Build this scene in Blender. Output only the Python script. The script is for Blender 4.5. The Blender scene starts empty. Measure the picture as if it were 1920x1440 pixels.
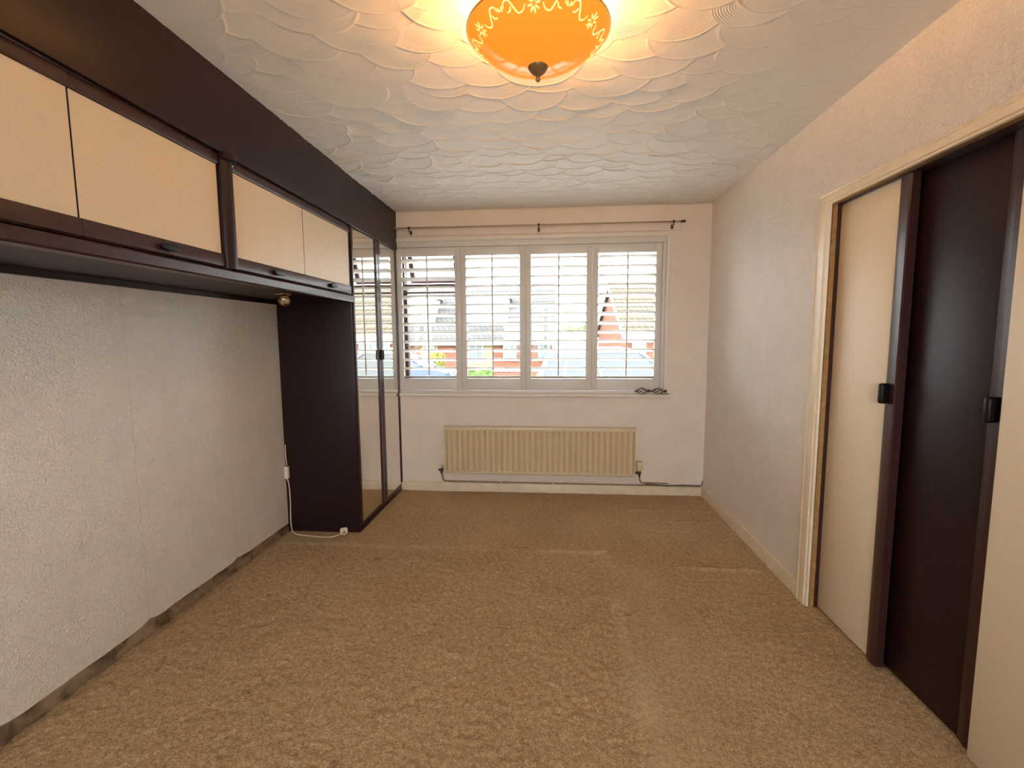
import bpy, bmesh, math, random
import numpy as np
from mathutils import Vector, Matrix
PI = math.pi
random.seed(7)
SC = bpy.context.scene
COL = SC.collection

# ------------------------------------------------------------------ camera, sky, exposure
F_PX = 880.76
cam_d = bpy.data.cameras.new('camera')
cam_d.sensor_fit = 'HORIZONTAL'; cam_d.sensor_width = 36.0
cam_d.lens = F_PX / 1920 * 36.0
cam_d.clip_start = 0.02; cam_d.clip_end = 500
cam = bpy.data.objects.new('camera', cam_d); COL.objects.link(cam)
rt = Vector((0.99676807, 0.08011835, -0.00586996))
up = Vector((-0.00224918, 0.1008747, 0.9948966))
fw = Vector((-0.0803016, 0.99166796, -0.10072888))
cam.matrix_world = Matrix(((rt.x, up.x, -fw.x, 0), (rt.y, up.y, -fw.y, 0), (rt.z, up.z, -fw.z, 1.3534), (0, 0, 0, 1)))
SC.camera = cam
SC.cycles.diffuse_bounces = 6

SKY = 7.4
world = bpy.data.worlds.new('overcast_sky'); SC.world = world; world.use_nodes = True
wn = world.node_tree; wn.nodes.clear()
wo = wn.nodes.new('ShaderNodeOutputWorld'); wb = wn.nodes.new('ShaderNodeBackground')
wb.inputs['Color'].default_value = (0.93, 0.97, 1.0, 1); wb.inputs['Strength'].default_value = SKY
wn.links.new(wb.outputs[0], wo.inputs[0])

VS = SC.view_settings
VS.view_transform = 'Standard'; VS.look = 'None'; VS.gamma = 1.0; VS.use_curve_mapping = False
VS.exposure = 0.98
LAMP_W = 10.5          # bulb power inside the orange ceiling lamp
SHADE_EMIT = 0.45      # glow of the lit glass

# ------------------------------------------------------------------ room numbers (metres)
XL, XW, XR = -1.310, -1.832, 1.292     # cabinet fronts, left wall, right wall
YB, YR = 3.989, -2.20                  # window wall, wall behind the camera
H = 2.4
YW = 3.053                             # near side of mirrored wardrobe

# ------------------------------------------------------------------ materials
MATS = {}
def mat(name, col, rough=0.6, spec=0.5, metal=0.0, noise=None, bump=None, coat=0, emit=None):
    """noise=(scale, amount, detail)  bump=(scale, strength, distance, detail, distortion)"""
    m = bpy.data.materials.new(name); m.use_nodes = True
    nt = m.node_tree; p = nt.nodes['Principled BSDF']
    p.inputs['Base Color'].default_value = (*col, 1)
    p.inputs['Roughness'].default_value = rough
    p.inputs['Specular IOR Level'].default_value = spec
    p.inputs['Metallic'].default_value = metal
    if coat: p.inputs['Coat Weight'].default_value = coat
    tc = nt.nodes.new('ShaderNodeTexCoord')
    if noise:
        n = nt.nodes.new('ShaderNodeTexNoise'); n.inputs['Scale'].default_value = noise[0]
        n.inputs['Detail'].default_value = noise[2]
        nt.links.new(tc.outputs['Object'], n.inputs['Vector'])
        r = nt.nodes.new('ShaderNodeValToRGB')
        a = noise[1]
        r.color_ramp.elements[0].position = 0.3; r.color_ramp.elements[1].position = 0.7
        r.color_ramp.elements[0].color = (*[c * (1 - a) for c in col], 1)
        r.color_ramp.elements[1].color = (*[min(1, c * (1 + a)) for c in col], 1)
        nt.links.new(n.outputs['Fac'], r.inputs['Fac']); nt.links.new(r.outputs['Color'], p.inputs['Base Color'])
    if bump:
        b = nt.nodes.new('ShaderNodeTexNoise'); b.inputs['Scale'].default_value = bump[0]
        b.inputs['Detail'].default_value = bump[3]; b.inputs['Distortion'].default_value = bump[4]
        nt.links.new(tc.outputs['Object'], b.inputs['Vector'])
        bp = nt.nodes.new('ShaderNodeBump'); bp.inputs['Strength'].default_value = bump[1]
        bp.inputs['Distance'].default_value = bump[2]
        nt.links.new(b.outputs['Fac'], bp.inputs['Height']); nt.links.new(bp.outputs['Normal'], p.inputs['Normal'])
    if emit:
        p.inputs['Emission Color'].default_value = (*emit[0], 1); p.inputs['Emission Strength'].default_value = emit[1]
    MATS[name] = m
    return m

mat('wallpaper', (0.84, 0.77, 0.70), 0.40, 0.5, noise=(9, 0.03, 3), bump=(58, 1.0, 0.011, 4, 1.6))
mat('plaster_wall', (0.80, 0.70, 0.615), 0.6, 0.3, noise=(5, 0.04, 3), bump=(45, 0.35, 0.002, 3, 0.6))
mat('rear_wall', (0.72, 0.64, 0.57), 0.7, 0.3, noise=(5, 0.03, 3))
mat('white_paint', (0.79, 0.735, 0.65), 0.35, 0.5, noise=(14, 0.03, 2))
mat('skirting_paint', (0.72, 0.60, 0.44), 0.4, 0.5, noise=(12, 0.07, 4))
mat('architrave_paint', (0.80, 0.68, 0.50), 0.35, 0.5, noise=(16, 0.05, 3))
mat('bare_wood_edge', (0.36, 0.20, 0.075), 0.55, 0.4, noise=(30, 0.3, 4))
mat('shutter_white', (0.69, 0.655, 0.61), 0.38, 0.5)
mat('maroon_wood', (0.022, 0.009, 0.0105), 0.42, 0.28, noise=(40, 0.15, 3), bump=(220, 0.12, 0.0006, 3, 0.3))
mat('maroon_edge', (0.045, 0.017, 0.016), 0.32, 0.45, noise=(40, 0.15, 3))
mat('black_plastic', (0.006, 0.005, 0.006), 0.38, 0.22)
mat('cream_laminate', (0.76, 0.645, 0.47), 0.45, 0.4, noise=(60, 0.02, 3))
mat('mirror', (0.84, 0.82, 0.77), 0.004, 0.5, metal=1.0)
mat('radiator_paint', (0.66, 0.53, 0.335), 0.35, 0.5, noise=(8, 0.02, 2))
mat('bronze', (0.32, 0.20, 0.105), 0.35, 0.5, metal=0.7)
mat('pole_bronze', (0.42, 0.31, 0.19), 0.4, 0.5, metal=0.5)
mat('dark_bronze', (0.085, 0.05, 0.028), 0.4, 0.5, metal=0.6)
mat('brass', (0.62, 0.45, 0.23), 0.25, 0.5, metal=1.0)
mat('silver_lamp_glass', (0.80, 0.76, 0.70), 0.12, 0.5, metal=0.9)
mat('chrome', (0.75, 0.74, 0.72), 0.2, 0.5, metal=1.0)
mat('old_pipe', (0.34, 0.25, 0.15), 0.5, 0.4, noise=(40, 0.3, 3))
mat('ivory_plastic', (0.74, 0.63, 0.42), 0.4, 0.5)
mat('white_flex', (0.78, 0.70, 0.58), 0.45, 0.5)
mat('grey_wire', (0.10, 0.085, 0.07), 0.5, 0.4)
mat('brown_frame', (0.060, 0.022, 0.020), 0.4, 0.5)
mat('upvc', (0.396, 0.396, 0.396), 0.4, 0.5)
mat('render_cream', (0.216, 0.18, 0.108), 0.8, 0.2, noise=(6, 0.04, 3))
mat('render_white', (0.3024, 0.3096, 0.3096), 0.8, 0.2)
mat('glass_dark', (0.22, 0.26, 0.28), 0.08, 0.5)
mat('curtain_pane', (0.1224, 0.1368, 0.144), 0.2, 0.5, noise=(3, 0.1, 2))
mat('tarmac', (0.17, 0.17, 0.175), 0.9, 0.2, noise=(20, 0.12, 4))
mat('paving', (0.50, 0.485, 0.46), 0.9, 0.2, noise=(8, 0.1, 4))
mat('lawn', (0.08, 0.12, 0.035), 0.9, 0.1, noise=(30, 0.3, 4))
mat('leaf_green', (0.0648, 0.1008, 0.0252), 0.8, 0.2, noise=(9, 0.35, 5), bump=(14, 1, 0.1, 4, 0.5))
mat('leaf_olive', (0.072, 0.09, 0.0288), 0.8, 0.2, noise=(3, 0.3, 5), bump=(3, 1, 0.4, 4, 0.5))
mat('leaf_yellow', (0.15, 0.14, 0.03), 0.8, 0.2, noise=(14, 0.3, 5), bump=(14, 1, 0.1, 4, 0.5))
mat('bark', (0.12, 0.09, 0.06), 0.9, 0.1)
mat('paint_blue', (0.0216, 0.0432, 0.18), 0.25, 0.6, coat=0.6)
mat('paint_silver', (0.075, 0.085, 0.095), 0.3, 0.6, coat=0.6)
mat('car_glass', (0.025, 0.032, 0.035), 0.05, 0.6)
mat('rubber', (0.02, 0.02, 0.02), 0.7, 0.3)
mat('pole_grey', (0.11, 0.12, 0.17), 0.5, 0.4)
mat('lead_flashing', (0.30, 0.31, 0.33), 0.6, 0.3)

def brick_mat(name, c1, c2, mortar, scale, w, hgt, ms, off=0.5):
    m = bpy.data.materials.new(name); m.use_nodes = True; nt = m.node_tree; p = nt.nodes['Principled BSDF']
    p.inputs['Roughness'].default_value = 0.85; p.inputs['Specular IOR Level'].default_value = 0.2
    tc = nt.nodes.new('ShaderNodeTexCoord'); br = nt.nodes.new('ShaderNodeTexBrick')
    sx = nt.nodes.new('ShaderNodeSeparateXYZ'); cx = nt.nodes.new('ShaderNodeCombineXYZ'); ad = nt.nodes.new('ShaderNodeMath'); ad.operation = 'ADD'
    nt.links.new(tc.outputs['Object'], sx.inputs[0])
    nt.links.new(sx.outputs['X'], ad.inputs[0]); nt.links.new(sx.outputs['Y'], ad.inputs[1])
    nt.links.new(ad.outputs[0], cx.inputs['X']); nt.links.new(sx.outputs['Z'], cx.inputs['Y'])
    nt.links.new(cx.outputs[0], br.inputs['Vector'])
    br.inputs['Color1'].default_value = (*c1, 1); br.inputs['Color2'].default_value = (*c2, 1); br.inputs['Mortar'].default_value = (*mortar, 1)
    br.inputs['Scale'].default_value = scale; br.inputs['Brick Width'].default_value = w; br.inputs['Row Height'].default_value = hgt
    br.inputs['Mortar Size'].default_value = ms; br.offset = off
    nt.links.new(br.outputs['Color'], p.inputs['Base Color'])
    MATS[name] = m
brick_mat('brickwork', (0.1584, 0.0432, 0.0216), (0.1224, 0.03312, 0.01728), (0.1728, 0.1224, 0.0936), 1.0, 0.23, 0.078, 0.011)
brick_mat('roof_tile', (0.0828, 0.08064, 0.0756), (0.072, 0.07056, 0.06768), (0.0288, 0.0288, 0.0288), 1.0, 0.33, 0.26, 0.02)
brick_mat('roof_tile_brown', (0.0936, 0.072, 0.04464), (0.0756, 0.06768, 0.05328), (0.0252, 0.0216, 0.01728), 1.0, 0.30, 0.20, 0.022)

# carpet: looped beige-brown pile, worn and stained
m = bpy.data.materials.new('carpet'); m.use_nodes = True; nt = m.node_tree; p = nt.nodes['Principled BSDF']
p.inputs['Roughness'].default_value = 0.95; p.inputs['Specular IOR Level'].default_value = 0.1
tc = nt.nodes.new('ShaderNodeTexCoord')
def nz(scale, detail, dist=0.0):
    n = nt.nodes.new('ShaderNodeTexNoise'); n.inputs['Scale'].default_value = scale; n.inputs['Detail'].default_value = detail
    n.inputs['Distortion'].default_value = dist
    nt.links.new(tc.outputs['Object'], n.inputs['Vector']); return n
def ramp(src, c0, c1, p0=0.3, p1=0.7):
    r = nt.nodes.new('ShaderNodeValToRGB'); e = r.color_ramp.elements
    e[0].position = p0; e[1].position = p1; e[0].color = (*c0, 1); e[1].color = (*c1, 1)
    nt.links.new(src.outputs[0], r.inputs['Fac']); return r
def mul(a, b, kind='MULTIPLY', fac=1.0):
    x = nt.nodes.new('ShaderNodeMix'); x.data_type = 'RGBA'; x.blend_type = kind; x.inputs[0].default_value = fac
    nt.links.new(a.outputs[0] if a.type != 'MIX' else a.outputs[2], x.inputs[6])
    nt.links.new(b.outputs[0] if b.type != 'MIX' else b.outputs[2], x.inputs[7]); return x
fine = ramp(nz(150, 4, 0.8), (0.365, 0.24, 0.128), (0.705, 0.505, 0.295), 0.34, 0.66)
big = ramp(nz(1.7, 4, 0.6), (0.90, 0.885, 0.86), (1.0, 1.0, 1.0), 0.33, 0.62)
mid = ramp(nz(48, 4, 0.3), (0.80, 0.785, 0.77), (1.0, 1.0, 1.0), 0.35, 0.6)
spots = ramp(nz(6.5, 2, 0.4), (1.0, 1.0, 1.0), (0.66, 0.61, 0.56), 0.69, 0.76)
trod = nt.nodes.new('ShaderNodeAttribute'); trod.attribute_name = 'trodden'
lay = nt.nodes.new('ShaderNodeMix'); lay.data_type = 'RGBA'; lay.inputs[7].default_value = (0.66, 0.525, 0.34, 1)
nt.links.new(trod.outputs['Fac'], lay.inputs[0]); nt.links.new(fine.outputs[0], lay.inputs[6])
cc = mul(mul(mul(lay, big), mid), spots)
nt.links.new(cc.outputs[2], p.inputs['Base Color'])
bn = nz(210, 3, 0.6); bp = nt.nodes.new('ShaderNodeBump'); bp.inputs['Strength'].default_value = 0.9; bp.inputs['Distance'].default_value = 0.006
nt.links.new(bn.outputs['Fac'], bp.inputs['Height']); nt.links.new(bp.outputs['Normal'], p.inputs['Normal'])
MATS['carpet'] = m

# bare plaster strip where the skirting board was taken off
m = bpy.data.materials.new('bare_plaster'); m.use_nodes = True; nt = m.node_tree; p = nt.nodes['Principled BSDF']
p.inputs['Roughness'].default_value = 0.95; p.inputs['Specular IOR Level'].default_value = 0.1
tc = nt.nodes.new('ShaderNodeTexCoord')
a_ = ramp(nz(10, 5, 0.8), (0.12, 0.08, 0.05), (0.33, 0.24, 0.155), 0.35, 0.62)
b_ = ramp(nz(7.5, 2, 0.3), (0, 0, 0), (1, 1, 1), 0.64, 0.68)
x = nt.nodes.new('ShaderNodeMix'); x.data_type = 'RGBA'
nt.links.new(b_.outputs[0], x.inputs[0]); nt.links.new(a_.outputs[0], x.inputs[6]); x.inputs[7].default_value = (0.52, 0.41, 0.27, 1)
nt.links.new(x.outputs[2], p.inputs['Base Color'])
MATS['bare_plaster'] = m

# combed-swirl ceiling plaster: the comb lines follow the 'comb' radius stored on the mesh
m = bpy.data.materials.new('ceiling_plaster'); m.use_nodes = True; nt = m.node_tree; p = nt.nodes['Principled BSDF']
p.inputs['Base Color'].default_value = (0.81, 0.78, 0.73, 1); p.inputs['Roughness'].default_value = 0.6; p.inputs['Specular IOR Level'].default_value = 0.3
at = nt.nodes.new('ShaderNodeAttribute'); at.attribute_name = 'comb'
am = nt.nodes.new('ShaderNodeAttribute'); am.attribute_name = 'comb_amount'
ml = nt.nodes.new('ShaderNodeMath'); ml.operation = 'MULTIPLY'; ml.inputs[1].default_value = 2 * PI / 0.0085
sn = nt.nodes.new('ShaderNodeMath'); sn.operation = 'SINE'
mm = nt.nodes.new('ShaderNodeMath'); mm.operation = 'MULTIPLY'
nt.links.new(at.outputs['Fac'], ml.inputs[0]); nt.links.new(ml.outputs[0], sn.inputs[0])
nt.links.new(sn.outputs[0], mm.inputs[0]); nt.links.new(am.outputs['Fac'], mm.inputs[1])
bp = nt.nodes.new('ShaderNodeBump'); bp.inputs['Strength'].default_value = 1.0; bp.inputs['Distance'].default_value = 0.0007
nt.links.new(mm.outputs[0], bp.inputs['Height']); nt.links.new(bp.outputs['Normal'], p.inputs['Normal'])
MATS['ceiling_plaster'] = m

# thin window glass: mostly clear, mirror-like at grazing angles
m = bpy.data.materials.new('window_glass'); m.use_nodes = True; nt = m.node_tree; nt.nodes.clear()
o_ = nt.nodes.new('ShaderNodeOutputMaterial'); t_ = nt.nodes.new('ShaderNodeBsdfTransparent'); g_ = nt.nodes.new('ShaderNodeBsdfGlossy')
fr = nt.nodes.new('ShaderNodeFresnel'); fr.inputs['IOR'].default_value = 1.3; mx = nt.nodes.new('ShaderNodeMixShader')
t_.inputs[0].default_value = (0.97, 0.985, 0.98, 1); g_.inputs['Roughness'].default_value = 0.0
nt.links.new(fr.outputs[0], mx.inputs[0]); nt.links.new(t_.outputs[0], mx.inputs[1]); nt.links.new(g_.outputs[0], mx.inputs[2]); nt.links.new(mx.outputs[0], o_.inputs[0])
MATS['window_glass'] = m

# lit orange glass: diffuses the bulbs above it and glows
def lamp_glass(name, diff, trans, em, st, tmix=0.03):
    m = bpy.data.materials.new(name); m.use_nodes = True; nt = m.node_tree; nt.nodes.clear()
    o = nt.nodes.new('ShaderNodeOutputMaterial')
    d = nt.nodes.new('ShaderNodeBsdfDiffuse'); d.inputs[0].default_value = (*diff, 1)
    t = nt.nodes.new('ShaderNodeBsdfTranslucent'); t.inputs[0].default_value = (*trans, 1)
    g = nt.nodes.new('ShaderNodeBsdfGlossy'); g.inputs['Roughness'].default_value = 0.12
    e = nt.nodes.new('ShaderNodeEmission'); e.inputs[0].default_value = (*em, 1); e.inputs[1].default_value = st
    a = nt.nodes.new('ShaderNodeMixShader'); a.inputs[0].default_value = tmix
    nt.links.new(d.outputs[0], a.inputs[1]); nt.links.new(t.outputs[0], a.inputs[2])
    f = nt.nodes.new('ShaderNodeFresnel'); f.inputs['IOR'].default_value = 1.4
    b = nt.nodes.new('ShaderNodeMixShader'); nt.links.new(f.outputs[0], b.inputs[0]); nt.links.new(a.outputs[0], b.inputs[1]); nt.links.new(g.outputs[0], b.inputs[2])
    s = nt.nodes.new('ShaderNodeAddShader'); nt.links.new(b.outputs[0], s.inputs[0]); nt.links.new(e.outputs[0], s.inputs[1])
    nt.links.new(s.outputs[0], o.inputs[0]); MATS[name] = m
lamp_glass('orange_glass', (0.80, 0.30, 0.06), (0.75, 0.26, 0.04), (1.15, 0.27, 0.012), SHADE_EMIT)
lamp_glass('etched_glass', (0.85, 0.70, 0.40), (0.85, 0.62, 0.25), (1.0, 0.66, 0.20), SHADE_EMIT * 1.6)
m = mat('bulb_glow', (1, 0.9, 0.7), 0.4, emit=((1.0, 0.62, 0.29), 8.0))

# ------------------------------------------------------------------ mesh helpers
WLOC = {}
def new_bm(): return bmesh.new()
def box(bm, x0, x1, y0, y1, z0, z1, bev=0.0, seg=2):
    r = bmesh.ops.create_cube(bm, size=1.0)
    for v in r['verts']:
        v.co = Vector(((x0 + x1) / 2 + v.co.x * (x1 - x0), (y0 + y1) / 2 + v.co.y * (y1 - y0), (z0 + z1) / 2 + v.co.z * (z1 - z0)))
    if bev > 0:
        es = list({e for v in r['verts'] for e in v.link_edges})
        bmesh.ops.bevel(bm, geom=es, offset=bev, segments=seg, affect='EDGES', profile=0.5)
    return bm
def B(x0, x1, y0, y1, z0, z1, bev=0.0, seg=2): return box(new_bm(), x0, x1, y0, y1, z0, z1, bev, seg)
def tube(bm, pts, rad, n=8, cap=True, closed=False):
    pts = [Vector(p) for p in pts]; rings = []
    N = len(pts); prev = None
    for i, p in enumerate(pts):
        if closed: t = pts[(i + 1) % N] - pts[i - 1]
        else: t = pts[min(i + 1, N - 1)] - pts[max(i - 1, 0)]
        t.normalize()
        if prev is None:
            a = Vector((0, 0, 1)) if abs(t.z) < 0.9 else Vector((1, 0, 0))
            u = t.cross(a).normalized()
        else:
            u = (prev - t * prev.dot(t)).normalized()
        prev = u; w = t.cross(u)
        r = rad[i] if isinstance(rad, (list, tuple)) else rad
        rings.append([bm.verts.new(p + (u * math.cos(2 * PI * k / n) + w * math.sin(2 * PI * k / n)) * r) for k in range(n)])
    for i in range(N if closed else N - 1):
        a, b = rings[i], rings[(i + 1) % N]
        for k in range(n): bm.faces.new((a[k], a[(k + 1) % n], b[(k + 1) % n], b[k]))
    if cap and not closed:
        bm.faces.new(rings[0][::-1]); bm.faces.new(rings[-1])
    return bm
def lathe(bm, prof, cx, cy, cz=0.0, n=32, axis='z'):
    rings = []
    for r, z in prof:
        ring = []
        for k in range(n):
            a = 2 * PI * k / n
            if axis == 'z': co = (cx + r * math.cos(a), cy + r * math.sin(a), cz + z)
            elif axis == 'x': co = (cx + z, cy + r * math.cos(a), cz + r * math.sin(a))
            else: co = (cx + r * math.cos(a), cy + z, cz + r * math.sin(a))
            ring.append(bm.verts.new(co))
        rings.append(ring)
    for i in range(len(rings) - 1):
        for k in range(n): bm.faces.new((rings[i][k], rings[i][(k + 1) % n], rings[i + 1][(k + 1) % n], rings[i + 1][k]))
    if prof[0][0] > 1e-6: bm.faces.new(rings[0][::-1])
    if prof[-1][0] > 1e-6: bm.faces.new(rings[-1])
    bmesh.ops.remove_doubles(bm, verts=bm.verts, dist=1e-6)
    return bm
def prism(bm, poly, axis, a0, a1):
    """extrude a 2-D outline along an axis: axis 'x' -> (y,z) outline, 'y' -> (x,z), 'z' -> (x,y)"""
    def co(p, a):
        if axis == 'x': return (a, p[0], p[1])
        if axis == 'y': return (p[0], a, p[1])
        return (p[0], p[1], a)
    A = [bm.verts.new(co(p, a0)) for p in poly]; C = [bm.verts.new(co(p, a1)) for p in poly]
    n = len(poly)
    for k in range(n): bm.faces.new((A[k], A[(k + 1) % n], C[(k + 1) % n], C[k]))
    bm.faces.new(A[::-1]); bm.faces.new(C)
    return bm
def finish(bm, smooth=None):
    bmesh.ops.recalc_face_normals(bm, faces=bm.faces)
    if smooth is not None:
        for f in bm.faces: f.smooth = True
        for e in bm.edges:
            if len(e.link_faces) == 2 and e.calc_face_angle(0) > smooth: e.smooth = False
def obj(name, bm, material, parent=None, smooth=0.6, loc=None):
    finish(bm, smooth)
    me = bpy.data.meshes.new(name); 
    base = WLOC[parent.name] if parent else (Vector(loc) if loc else None)
    if base is None:
        xs = [v.co for v in bm.verts]
        base = Vector(((min(c.x for c in xs) + max(c.x for c in xs)) / 2, (min(c.y for c in xs) + max(c.y for c in xs)) / 2, min(c.z for c in xs)))
    bmesh.ops.translate(bm, verts=bm.verts, vec=-base)
    bm.to_mesh(me); bm.free()
    me.materials.append(MATS[material])
    o = bpy.data.objects.new(name, me); COL.objects.link(o)
    if parent: o.parent = parent
    else: o.location = base
    WLOC[o.name] = base
    return o
def thing(name, label, cat, loc, group=None):
    o = bpy.data.objects.new(name, None); COL.objects.link(o); o.empty_display_size = 0.1
    o.location = loc; WLOC[o.name] = Vector(loc)
    return tag(o, label, cat, group)
def tag(o, label, cat, group=None):
    o['label'] = label; o['category'] = cat
    if group: o['group'] = group
    return o
def struct(name, bm, material, label=None, smooth=0.6, loc=(0, 0, 0)):
    o = obj(name, bm, material, None, smooth, loc); o['kind'] = 'structure'
    if label: o['label'] = label
    return o
def grid_mesh(name, X, Y, Z, material, attrs=None, parent=None):
    ny, nx = X.shape
    co = np.stack([X, Y, Z], -1).reshape(-1, 3).astype(np.float32)
    idx = np.arange(ny * nx).reshape(ny, nx)
    q = np.stack([idx[:-1, :-1], idx[:-1, 1:], idx[1:, 1:], idx[1:, :-1]], -1).reshape(-1, 4)
    me = bpy.data.meshes.new(name)
    me.vertices.add(len(co)); me.vertices.foreach_set('co', co.ravel())
    me.loops.add(q.size); me.loops.foreach_set('vertex_index', q.ravel().astype(np.int32))
    me.polygons.add(len(q)); me.polygons.foreach_set('loop_start', np.arange(0, q.size, 4, dtype=np.int32))
    me.polygons.foreach_set('use_smooth', np.ones(len(q), dtype=bool))
    me.update(calc_edges=True)
    for k, v in (attrs or {}).items():
        at = me.attributes.new(k, 'FLOAT', 'POINT'); at.data.foreach_set('value', v.ravel().astype(np.float32))
    me.materials.append(MATS[material])
    o = bpy.data.objects.new(name, me); COL.objects.link(o)
    if parent: o.parent = parent
    WLOC[o.name] = Vector((0, 0, 0))
    return o
def smooth_noise(rng, shape, cells, octaves=1, fall=0.5):
    out = np.zeros(shape); amp = 1.0; cy, cx = cells
    for _ in range(octaves):
        g = rng.random((int(cy) + 2, int(cx) + 2)) * 2 - 1
        yy = np.linspace(0, cy, shape[0], endpoint=False); xx = np.linspace(0, cx, shape[1], endpoint=False)
        y0 = yy.astype(int); x0 = xx.astype(int); fy = (yy - y0)[:, None]; fx = (xx - x0)[None]
        fy = fy * fy * (3 - 2 * fy); fx = fx * fx * (3 - 2 * fx)
        out += amp * ((g[y0][:, x0] * (1 - fx) + g[y0][:, x0 + 1] * fx) * (1 - fy) + (g[y0 + 1][:, x0] * (1 - fx) + g[y0 + 1][:, x0 + 1] * fx) * fy)
        amp *= fall; cy *= 2; cx *= 2
    return out

# ------------------------------------------------------------------ the room shell
rng = np.random.default_rng(11)
# ceiling with overlapping combed plaster fans, rims bulging to the window
step = 0.0042
xs = np.arange(XL - 0.03, XR + 0.02, step); ys = np.concatenate([[YR], np.arange(1.05, YB + 0.012, step)])
X, Y = np.meshgrid(xs, ys)
relief = np.zeros_like(X); comb = np.zeros_like(X); camt = np.zeros_like(X)
row_h = 0.118; yrow = YB + 0.30; r_i = 0
while yrow > 0.75:
    xo = xs[0] - 0.1 + (0.105 if r_i % 2 else 0.0) + rng.uniform(-0.03, 0.03)
    cells = []
    while xo < xs[-1] + 0.15:
        cells.append(xo); xo += 0.215 * rng.uniform(0.85, 1.15)
    rng.shuffle(cells)
    for cx in cells:
        cy = yrow - 0.15 + rng.uniform(-0.03, 0.03); R = rng.uniform(0.135, 0.175)
        i0, i1 = np.searchsorted(ys, [cy - R - 0.01, cy + R + 0.01]); j0, j1 = np.searchsorted(xs, [cx - R - 0.01, cx + R + 0.01])
        if i1 <= i0 or j1 <= j0: continue
        dx = X[i0:i1, j0:j1] - cx; dy = (Y[i0:i1, j0:j1] - cy) * rng.uniform(0.95, 1.12)
        r = np.hypot(dx, dy); q = r / R; ang = np.arctan2(dx, dy)
        ins = q < 1
        lift = rng.uniform(0.7, 1.3); tilt = rng.uniform(-0.5, 0.5)
        hgt = 0.0006 * lift + 0.0009 * lift * np.clip(q, 0, 1) ** 3 + 0.0016 * np.exp(-((q - 0.972) / 0.025) ** 2) * np.clip(np.cos(ang - tilt), 0, 1)
        sub = relief[i0:i1, j0:j1]; sub[ins] = (0.25 * sub + hgt)[ins]
        c_ = comb[i0:i1, j0:j1]; c_[ins] = r[ins]
        a0 = rng.uniform(-0.9, 0.9); k = rng.choice([0.12, 0.25, 0.8, 1.0])
        amt = k * np.exp(-((ang - a0) / 0.55) ** 2) * np.clip((q - 0.35) / 0.3, 0, 1) * (q < 0.97)
        m_ = camt[i0:i1, j0:j1]; m_[ins] = amt[ins]
    yrow -= row_h * rng.uniform(0.9, 1.1); r_i += 1
relief += 0.0012 * smooth_noise(rng, X.shape, (30, 26), 2)
edge = np.clip((YB - Y) / 0.10, 0, 1) * np.clip((XR - X) / 0.06, 0, 1); relief *= edge
relief *= 1 + 2.4 * np.clip((Y - 2.0) / 0.9, 0, 1)
relief[0] = 0
ceil = grid_mesh('ceiling', X, Y, H + 0.004 - relief - 0.0, 'ceiling_plaster', {'comb': comb, 'comb_amount': camt})
ceil['kind'] = 'structure'; ceil['label'] = 'cream ceiling plastered in overlapping combed fan swirls'
slab = obj('ceiling_slab', B(XW - 0.2, XR + 0.75, YR - 0.2, YB + 0.25, H + 0.012, H + 0.15), 'rear_wall', ceil)

# floor: fitted carpet with the flattened outline of a bed
step = 0.0075
xs = np.arange(XW, 1.42, step); ys = np.arange(YR, YB + 0.01, step)
X, Y = np.meshgrid(xs, ys)
tuft = 0.0036 * smooth_noise(rng, X.shape, (len(ys) / 1.9, len(xs) / 1.9), 1) + 0.0018 * smooth_noise(rng, X.shape, (len(ys) / 4.6, len(xs) / 4.6), 1)
wob = 0.02 * smooth_noise(rng, X.shape, (14, 10), 2)
inbed = 1 / (1 + np.exp(-((0.335 - X + wob) / 0.03))) / (1 + np.exp(-((2.86 - Y + wob) / 0.03)))
wear = smooth_noise(rng, X.shape, (9, 6), 3) * 0.5 + 0.5
lane = np.exp(-((X - 0.50 + wob) / 0.10) ** 2) * (Y < 2.7)
Z = tuft * (0.45 + 0.75 * inbed + 0.45 * np.clip(wear, 0, 1) * (X > 0.62)) * (1 - 0.6 * lane)
Z += 0.009 * np.exp(-((X - 0.345 + wob) / 0.028) ** 2) * (Y < 2.88) + 0.005 * np.exp(-((Y - 2.87 + wob) / 0.022) ** 2) * (X < 0.36)
Z += -0.005 * np.exp(-((X - 0.27) / 0.022) ** 2 - ((Y - 2.80) / 0.03) ** 2)
for y0, xa, xb, a in ((3.62, 0.62, 1.28, 0.008), (2.70, 0.74, 1.22, 0.013), (3.40, 0.82, 1.26, 0.007), (2.52, 0.78, 1.0, 0.003)):
    Z += a * np.exp(-((Y - y0 + 0.5 * wob) / 0.016) ** 2) * (X > xa) * (X < xb)
Z += 0.004 * smooth_noise(rng, X.shape, (10, 7), 2) * 0.6
Z -= 0.008 * np.exp(-((X - XW) / 0.035) ** 2)
wob2 = 0.05 * smooth_noise(rng, X.shape, (11, 8), 3)
ridge = np.clip(0.7 + 0.6 * smooth_noise(rng, X.shape, (16, 10), 2), 0, 1) * (np.exp(-((X - 0.345 + wob2) / 0.045) ** 2) * (Y < 2.88) + np.exp(-((Y - 2.87 + wob2 * 0.5) / 0.03) ** 2) * (X < 0.36))
trodden = np.clip(0.5 * ridge + 0.22 * lane + 0.45 * np.clip((Y - 2.9) / 0.3, 0, 1) * np.clip(0.35 + 0.8 * smooth_noise(rng, X.shape, (8, 5), 3), 0, 1), 0, 0.8)
floor = grid_mesh('floor', X, Y, Z, 'carpet', {'trodden': trodden}); floor['kind'] = 'structure'; floor['label'] = 'worn beige brown fitted carpet with a flattened bed outline'
obj('floor_slab', B(XW - 0.2, XR + 0.75, YR - 0.2, YB + 0.25, -0.30, -0.03), 'bare_plaster', floor)

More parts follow.
